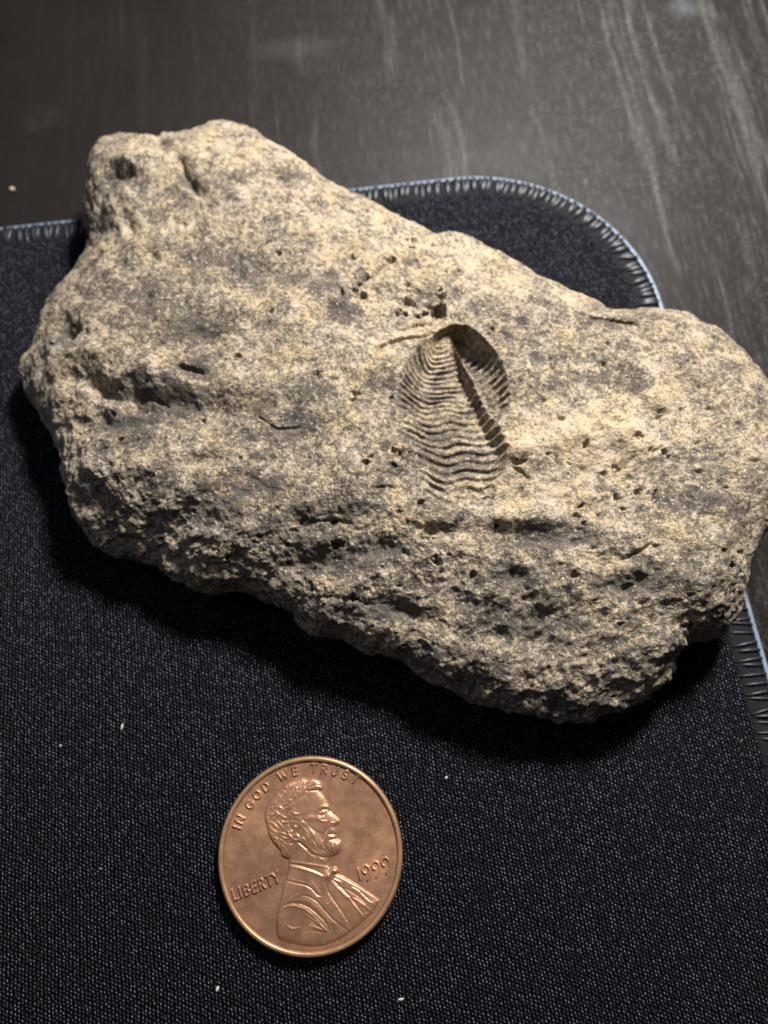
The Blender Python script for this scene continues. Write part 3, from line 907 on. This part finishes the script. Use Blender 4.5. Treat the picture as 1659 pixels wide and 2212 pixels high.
hair = cA([(555,1430),(490,1405),(440,1360),(430,1300),(370,1230),(300,1150),(255,1070),(225,980),(200,890),(175,800),(165,700),(185,620),(215,540),(260,480),(330,380),(400,290),(470,215),(560,160),(650,135),
 (720,120),(790,97),(850,112),(940,105),(1030,120),(1090,150),(1125,200),(1135,250),(1110,300),(1085,310),(1000,300),(930,300),(860,320),(800,350),(740,370),(670,400),(630,470),(640,560),(720,650),(770,740),
 (830,830),(760,880),(700,960),(740,1080),(730,1140),(640,1170),(600,1250),(600,1380)])
beard = cA([(760,800),(850,830),(930,920),(1010,1010),(1100,1080),(1140,1130),(1180,1240),(1215,1230),(1225,1130),(1350,1090),(1420,1125),(1432,1180),(1425,1260),(1390,1320),(1330,1365),(1260,1390),(1160,1370),(1050,1370),(950,1330),(860,1240),(740,1140),(760,1040),(720,940)])
coat = cB([(290,120),(285,150),(450,180),(620,235),(750,290),(760,360),(800,500),(870,590),(1000,780),(1045,860),(1100,1030),(1000,1100),(880,1160),(750,1205),(620,1222),(480,1208),(350,1185),(220,1155),(150,1115),(125,1060),(115,950),(120,850),(140,760),(165,660),(190,540),(215,430),(245,350),(262,280),(275,200)])
# (points, half width mm, height mm); negative is a groove
LINES = []
for pts, w_, h_ in [
 ([(1085,575),(1150,560),(1235,580)],.16,.11), ([(1090,640),(1130,610),(1200,605),(1235,640)],.13,-.16), ([(1110,660),(1140,645)],.11,.14), ([(1055,690),(1090,715),(1150,690)],.08,-.10),
 ([(1060,765),(1120,800),(1190,800)],.10,.10), ([(1090,740),(1150,750)],.09,.05), ([(840,760),(950,740),(1050,755)],.22,.10), ([(1240,870),(1265,825),(1315,830),(1320,870)],.09,.12), ([(1265,640),(1340,740),(1390,810)],.12,.08),
 ([(1215,830),(1195,920),(1150,1010),(1128,1100),(1150,1200),(1200,1260)],.11,-.15), ([(1240,900),(1250,960),(1225,1020)],.09,.08), ([(1260,930),(1330,960)],.14,.06), ([(1215,1020),(1280,1012),(1345,1020)],.08,-.17), ([(1235,1060),(1330,1050)],.10,.10), ([(1240,1110),(1340,1095)],.09,-.10),
 ([(1130,1040),(1125,1120),(1160,1220),(1230,1280)],.07,.08), ([(900,900),(1000,960),(1100,1010)],.15,-.07), ([(560,880),(545,950),(590,1040),(660,1110),(735,1115),(735,1050),(680,1000),(640,960)],.10,.17), ([(600,890),(640,960),(700,1020)],.09,-.14), ([(640,1020),(690,1040)],.09,.10),
 ([(600,1060),(680,1125),(745,1140),(860,1245)],.09,-.12), ([(740,1150),(860,1250),(950,1340),(1060,1375)],.09,-.10), ([(560,1430),(600,1380),(610,1290),(640,1190)],.09,-.07), ([(1060,1390),(1120,1440),(1170,1470)],.08,.06), ([(1090,1380),(1200,1400)],.10,-.08),
 ([(860,330),(830,400),(840,470)],.06,.06), ([(680,380),(690,430)],.07,.07), ([(870,310),(980,300),(1080,305)],.08,-.12), ([(900,170),(960,130),(1050,140)],.08,.10), ([(920,220),(1000,170),(1090,200)],.07,.09), ([(950,270),(1030,230),(1110,250)],.07,.09),
 ([(860,290),(850,200),(880,130)],.07,-.08), ([(790,330),(780,240),(800,150)],.07,-.07), ([(700,330),(690,230),(730,160)],.07,.07), ([(630,330),(700,260)],.07,.09), ([(620,250),(650,180)],.06,.08), ([(560,270),(600,190)],.06,.08), ([(480,260),(540,250)],.07,.10),
 ([(440,320),(500,310),(520,350)],.07,.09), ([(370,390),(430,400),(420,440)],.08,.10), ([(330,500),(350,440),(390,420)],.06,.08), ([(300,620),(290,540),(330,500)],.06,.08), ([(400,600),(420,560),(470,600)],.07,.11), ([(480,640),(520,590),(580,570)],.06,.08), ([(330,690),(370,640),(410,690),(380,720)],.07,.11),
 ([(280,720),(300,680)],.07,.1), ([(430,690),(480,730),(540,750)],.08,.10), ([(450,800),(500,820),(560,810)],.07,.11), ([(300,830),(350,860),(390,930)],.09,.12), ([(210,760),(250,820),(330,830)],.07,.07), ([(270,900),(310,950),(370,980)],.08,.12), ([(380,790),(440,860),(490,930)],.08,.10),
 ([(420,990),(490,1000),(570,1040)],.08,.11), ([(440,1040),(510,1080),(580,1080)],.08,.11), ([(230,940),(260,1010),(340,1030)],.06,.07), ([(300,1060),(360,1070),(400,1130)],.08,.09), ([(420,1090),(470,1130),(520,1180)],.07,.08), ([(330,1130),(390,1160),(420,1240)],.07,.08), ([(450,1200),(500,1220)],.07,.08), ([(590,1190),(640,1190)],.06,.08),
 ([(450,1290),(470,1340),(530,1380)],.07,.08), ([(500,1250),(540,1290),(560,1350)],.06,.07), ([(620,640),(680,680),(730,680)],.08,.08), ([(560,680),(620,740)],.08,.08), ([(600,780),(660,830)],.08,.07), ([(660,870),(700,900)],.07,.08), ([(560,450),(610,460)],.07,.09), ([(500,540),(540,510)],.06,.08), ([(610,560),(650,500)],.06,.08),
 ([(790,790),(840,860)],.06,.07), ([(770,860),(830,930)],.06,.06), ([(830,930),(880,1000)],.06,.07), ([(900,900),(950,980)],.06,.07), ([(940,960),(980,1040)],.06,.07), ([(850,1000),(890,1080)],.06,.06), ([(780,1060),(830,1100)],.08,.10), ([(880,1090),(930,1180)],.06,.06), ([(980,1150),(1040,1230)],.06,.07), ([(1010,1130),(1090,1220)],.06,.07),
 ([(960,1200),(1060,1290)],.06,.07), ([(1080,1160),(1120,1250)],.06,.06), ([(1090,1290),(1180,1330)],.06,.06), ([(1000,1290),(1100,1340)],.06,.06), ([(1200,1200),(1250,1280)],.08,.07), ([(1270,1150),(1280,1250)],.08,.06), ([(1340,1140),(1350,1250)],.08,.06)]:
    LINES.append((cA(pts), w_, h_))
for pts, w_, h_ in [
 ([(290,112),(400,118),(500,132),(680,160),(820,190)],.13,.12), ([(290,132),(450,160),(620,215),(745,278)],.07,-.14), ([(285,160),(450,195),(610,240),(745,300)],.14,.11), ([(245,350),(400,385),(520,412),(590,452),(650,522),(690,552),(725,545)],.09,-.15), ([(265,325),(400,360),(520,385),(600,425)],.10,.06),
 ([(590,370),(650,450),(710,535)],.09,.07), ([(760,360),(800,490),(860,585),(930,680),(1000,780),(1045,865)],.11,-.17), ([(735,320),(770,470),(850,600),(920,700)],.09,.06), ([(780,660),(830,640),(850,600)],.06,.08), ([(650,560),(700,560)],.06,.09),
 ([(845,365),(920,450),(1000,520),(1080,590),(1150,690),(1220,770),(1300,855)],.10,.11), ([(870,345),(960,430),(1040,510),(1120,600),(1200,700),(1260,790)],.09,-.15), ([(905,295),(1000,335),(1150,420),(1300,505),(1465,610)],.14,.14), ([(890,320),(1050,395),(1200,470),(1300,570),(1350,620)],.08,-.12),
 ([(890,345),(1000,370),(1100,420),(1210,500)],.12,.11), ([(1210,500),(1290,590),(1440,695)],.10,.09), ([(940,430),(1060,470),(1200,560),(1290,640)],.10,-.08), ([(1060,560),(1180,610),(1290,690),(1385,775)],.12,.12), ([(1250,790),(1350,790)],.08,.07),
 ([(140,770),(200,715),(300,683),(400,690),(500,725),(590,790),(660,870),(730,950),(785,1010)],.10,.12), ([(150,740),(230,680),(330,645),(440,650),(560,700),(660,780),(740,860),(800,940),(830,1010)],.10,-.14), ([(300,610),(380,545),(470,530)],.12,.05), ([(470,545),(560,560),(660,625),(760,740),(870,860),(980,950),(1095,1035)],.10,-.14),
 ([(420,600),(540,620),(660,710),(760,820),(830,900)],.16,.08), ([(270,950),(340,982),(445,970)],.10,.11), ([(570,940),(680,975),(785,1025)],.10,.12), ([(520,800),(620,875),(720,945),(780,1000)],.09,.10), ([(490,880),(510,910)],.08,.08), ([(560,850),(640,920)],.09,-.09), ([(560,1000),(700,1020),(790,1030)],.09,-.08),
 ([(830,900),(870,1000),(900,1090)],.10,-.08), ([(930,930),(1000,1020)],.10,-.06), ([(1170,800),(1230,870)],.08,-.06), ([(180,820),(160,950),(170,1060)],.16,.05)]:
    LINES.append((cB(pts), w_ * 0.85, h_ * 0.8))
KNOT = [(cB([(800,290)])[0], .42, .26), (cB([(870,215)])[0], .46, .26), (cB([(920,225)])[0], .34, .2), (cB([(400,860)])[0], 1.1, -.16), (cA([(1150,660)])[0], .3, -.08), (cA([(700,560)])[0], 1.6, .10), (cA([(1000,860)])[0], .8, -.06), (cA([(1320,1230)])[0], .7, .12), (cA([(1030,430)])[0], 1.1, .10)]


def bust_h(GX, GY):
    ins = inside(GX, GY, BUST)
    d, _ = seg_dist(GX, GY, BUST, True)
    d = np.where(ins, d, -d)
    dd = np.maximum(d, 0)
    H = 0.24 * (1 - np.exp(-dd / 0.16)) + 0.30 * (1 - np.exp(-dd / 1.4))
    for poly, amp, soft in ((hair, 0.055, 0.22), (beard, 0.04, 0.20), (coat, 0.06, 0.10)):
        pin = inside(GX, GY, poly); pd, _ = seg_dist(GX, GY, poly, True)
        sd = np.where(pin, pd, -pd)
        k = sstep(-soft, soft, sd)
        H = H + amp * k * np.clip(dd / 0.15, 0, 1)
        if poly is hair:
            a1 = noise3(GX / 0.5, GY / 0.5, 0 * GX, 31); a2 = noise3(GX / 0.30 + 1.3 * a1, GY / 0.42, 0 * GX + 3, 32)
            H = H + k * (0.034 * (1 - 2 * np.abs(a2)) + 0.015 * a1) * np.clip(dd / 0.2, 0, 1)
        if poly is beard:
            ua = GX * 0.5 - GY * 0.86; ub = GX * 0.86 + GY * 0.5
            a2 = noise3(ub / 0.26, ua / 0.9, 0 * GX + 3, 33)
            H = H + k * 0.05 * a2 * np.clip(dd / 0.2, 0, 1)
    for pts, w_, h_ in LINES:
        x0 = min(p[0] for p in pts) - 3 * w_; x1 = max(p[0] for p in pts) + 3 * w_
        y0 = min(p[1] for p in pts) - 3 * w_; y1 = max(p[1] for p in pts) + 3 * w_
        i0, i1 = np.searchsorted(GX[:, 0], [x0, x1]); j0, j1 = np.searchsorted(GY[0], [y0, y1])
        if i1 <= i0 or j1 <= j0:
            continue
        w = (slice(i0, i1), slice(j0, j1))
        dl, al = seg_dist(GX[w], GY[w], pts)
        H[w] += 0.8 * h_ * np.exp(-0.5 * (dl / (w_ * 0.75)) ** 2) * (0.55 + 0.45 * np.sin(np.pi * np.clip(al, 0.05, .95))) * np.clip(dd[w] / 0.08, 0, 1)
    for (kx, ky), s_, h_ in KNOT:
        H += h_ * np.exp(-0.5 * (((GX - kx) ** 2 + (GY - ky) ** 2) / (s_ * 0.6) ** 2)) * np.clip(dd / 0.1, 0, 1)
    H = np.where(ins, np.maximum(H, 0.03) * np.clip(dd / 0.05, 0, 1) + 0.0, -0.02)
    return H * 0.64, ins


bx = [p[0] for p in BUST]; by = [p[1] for p in BUST]
relief('portrait_relief', min(bx) - .15, max(bx) + .15, min(by) - .15, max(by) + .15, 0.045, bust_h, coin)

# --- lettering drawn as round-topped strokes; unit cell 0..1 wide, 0..1 high
def arcp(cx, cy, rx, ry, a0, a1, n=12):
    return [(cx + rx * math.cos(math.radians(a0 + (a1 - a0) * k / n)), cy + ry * math.sin(math.radians(a0 + (a1 - a0) * k / n))) for k in range(n + 1)]
GL = {'I': [[(.5, 0), (.5, 1)]], 'N': [[(.1, 0), (.1, 1), (.9, 0), (.9, 1)]],
      'G': [arcp(.5, .5, .45, .5, 50, 330) + [(.92, .45), (.6, .45)]], 'O': [arcp(.5, .5, .45, .5, 0, 360, 20)],
      'D': [[(.1, 0), (.1, 1), (.4, 1)] + arcp(.4, .5, .5, .5, 90, -90) + [(.1, 0)]], 'W': [[(0, 1), (.25, 0), (.5, .9), (.75, 0), (1, 1)]],
      'E': [[(.85, 1), (.15, 1), (.15, 0), (.85, 0)], [(.15, .52), (.75, .52)]], 'T': [[(.05, 1), (.95, 1)], [(.5, 1), (.5, 0)]],
      'R': [[(.12, 0), (.12, 1), (.5, 1)] + arcp(.5, .76, .36, .24, 90, -90) + [(.12, .52)], [(.5, .52), (.9, 0)]],
      'U': [[(.1, 1), (.1, .4)] + arcp(.5, .4, .4, .4, 180, 360) + [(.9, 1)]],
      'S': [arcp(.5, .75, .36, .25, 30, 270) + arcp(.5, .25, .38, .25, 90, -150)],
      'L': [[(.2, 1), (.2, 0), (.85, 0)]], 'B': [[(.12, 0), (.12, 1), (.5, 1)] + arcp(.5, .76, .33, .24, 90, -90) + [(.12, .52), (.52, .52)] + arcp(.52, .26, .38, .26, 90, -90) + [(.12, 0)]],
      'Y': [[(.05, 1), (.5, .5), (.95, 1)], [(.5, .5), (.5, 0)]]}


def place(letter, c, up, h, w):
    ux, uy = up; n_ = math.hypot(ux, uy); ux /= n_; uy /= n_
    rx, ry = uy, -ux
    return [[(c[0] + (x - .5) * w * rx + (y - .5) * h * ux, c[1] + (x - .5) * w * ry + (y - .5) * h * uy) for x, y in st] for st in GL[letter]]


def strokes_part(name, strokes, hw, hh):
    xs = [p[0] for s in strokes for p in s]; ys = [p[1] for s in strokes for p in s]

    def hf(GX, GY):
        H = np.full(GX.shape, -0.03); mask = np.zeros(GX.shape, bool)
        for s in strokes:
            sx = [p[0] for p in s]; sy = [p[1] for p in s]
            i0, i1 = np.searchsorted(GX[:, 0], [min(sx) - 2 * hw, max(sx) + 2 * hw]); j0, j1 = np.searchsorted(GY[0], [min(sy) - 2 * hw, max(sy) + 2 * hw])
            w = (slice(i0, i1), slice(j0, j1))
            d, _ = seg_dist(GX[w], GY[w], s)
            h = hh * (1 - sstep(0.35 * hw, 1.25 * hw, d)) - 0.02
            H[w] = np.maximum(H[w], h); mask[w] |= d < 1.25 * hw
        return H, mask
    relief(name, min(xs) - .3, max(xs) + .3, min(ys) - .3, max(ys) + .3, 0.04, hf, coin)


motto = []
for ch, p in zip('INGODWETRUST', [(258,697),(283,636),(360,520),(416,447),(482,386),(612,297),(706,265),(851,243),(930,249),(1013,264),(1094,292),(1174,326)]):
    c = c7([p])[0]
    motto += place(ch, c, c, 0.84, {'I': .3, 'W': .95, 'N': .72, 'O': .74, 'G': .74, 'D': .68}.get(ch, .62))
strokes_part('motto_lettering', motto, 0.125, 0.20)
lib = []
base_a = c7([(232,1215)])[0]; base_b = c7([(556,1078)])[0]
upv = (-(base_b[1] - base_a[1]), base_b[0] - base_a[0])
for ch, p in zip('LIBERTY', [(243,1212),(284,1196),(334,1180),(393,1157),(450,1133),(508,1108),(558,1082)]):
    lib += place(ch, c7([p])[0], upv, 0.98, {'I': .2, 'L': .55}.get(ch, .60))
strokes_part('liberty_lettering', lib, 0.125, 0.20)
date = [cD([(385,800),(420,930),(460,1075)]), cD([(600,920),(535,890),(500,820),(530,740),(600,705),(670,755),(710,850),(700,960),(650,1090)]),
        cD([(840,820),(780,780),(750,710),(790,640),(860,605),(930,655),(962,760),(940,900),(880,1020)]),
        cD([(1090,732),(1030,690),(1000,610),(1050,530),(1120,505),(1185,560),(1222,660),(1208,780),(1140,925)])]
strokes_part('date_numerals', date, 0.125, 0.20)

# ------------------------------------------------------------------ specks of lint and grit
def speck_mesh(name, seed, size, fl=0.5, elong=1.0):
    r = random.Random(seed)
    V = []; F = []
    rows, cols = 4, 7
    V.append((0, 0, 0))
    for i in range(1, rows):
        a = math.pi * i / rows
        for j in range(cols):
            b = 2 * math.pi * j / cols
            k = size * r.uniform(.65, 1.25)
            V.append((k * elong * math.sin(a) * math.cos(b), k * math.sin(a) * math.sin(b), size * fl * (1 - math.cos(a))))
    V.append((0, 0, 2 * size * fl))
    for j in range(cols):
        F.append((0, 1 + (j + 1) % cols, 1 + j))
        F.append((len(V) - 1, 1 + (rows - 2) * cols + j, 1 + (rows - 2) * cols + (j + 1) % cols))
    Q = [(1 + i * cols + j, 1 + i * cols + (j + 1) % cols, 1 + (i + 1) * cols + (j + 1) % cols, 1 + (i + 1) * cols + j) for i in range(rows - 2) for j in range(cols)]
    return mesh_np(name, np.array(V) * MM, Q, F)


def speck(name, px, py, z, size, mat, label, cat, seed, group=None, elong=1.0, turn=0, fl=0.4):
    x, y = plan(px, py, z)
    o = obj(name, speck_mesh(name, seed, size, fl, elong), mat)
    o.location = (float(x) * MM, float(y) * MM, z * MM)
    o.rotation_euler = (0, 0, turn)
    o['label'] = label; o['category'] = cat
    if group:
        o['group'] = group


speck('grit_crumb', 28, 411, DESK_Z, 0.42, M_crumb, 'small tan crumb of grit on the dark wood at the far left edge', 'crumb', 1, fl=0.6)
G = 'pale lint specks on the black mat'
speck('lint_speck', 470, 2136, 0, 0.17, M_lint, 'pale lint speck near the bottom edge, below and left of the coin', 'lint', 2, G, 2.0, 1.3)
speck('lint_speck', 866, 2158, 0, 0.14, M_lint, 'white lint speck near the bottom edge, below the right side of the coin', 'lint', 3, G, 2.2, 0.2)
speck('lint_speck', 264, 1571, 0, 0.15, M_lint, 'grey lint fleck on the mat to the upper left of the coin', 'lint', 4, G, 2.6, 1.4)
speck('lint_speck', 964, 1680, 0, 0.13, M_lint, 'tiny pale lint fleck on the mat to the upper right of the coin', 'lint', 5, G, 1.6, 0.5)
speck('lint_speck', 131, 1611, 0, 0.10, M_lint, 'tiny dull lint fleck left of the coin, level with its top', 'lint', 6, G, 1.6, 0.9)
speck('grit_grain', 217, 1876, 0, 0.10, M_crumb, 'single yellow grain of grit on the mat, far left of the coin', 'grit', 7, fl=0.6)

rd = random.Random(21)
V = []; F = []
for _ in range(70):
    px, py = rd.uniform(20, 1640), rd.uniform(1480, 2200)
    x, y = (float(c) for c in plan(px, py, 0))
    if math.hypot(x - CO[0], y - CO[1]) < 10.5:
        continue
    r_ = rd.choice((0.025, 0.03, 0.035, 0.05))
    b0 = len(V)
    for k in range(5):
        a = 2 * math.pi * k / 5 + rd.random()
        V.append((x + r_ * rd.uniform(.7, 1.5) * math.cos(a), y + r_ * rd.uniform(.7, 1.3) * math.sin(a), 0.0))
    V.append((x, y, r_ * 1.1))
    for k in range(5):
        F.append((b0 + k, b0 + (k + 1) % 5, b0 + 5))
dust = obj('rock_dust', mesh_np('rock_dust', np.array(V) * MM, None, F, smooth=False), M_crumb)
dust['kind'] = 'stuff'
dust['label'] = 'tiny pale dust grains scattered on the black mat near the coin'
dust['category'] = 'dust'
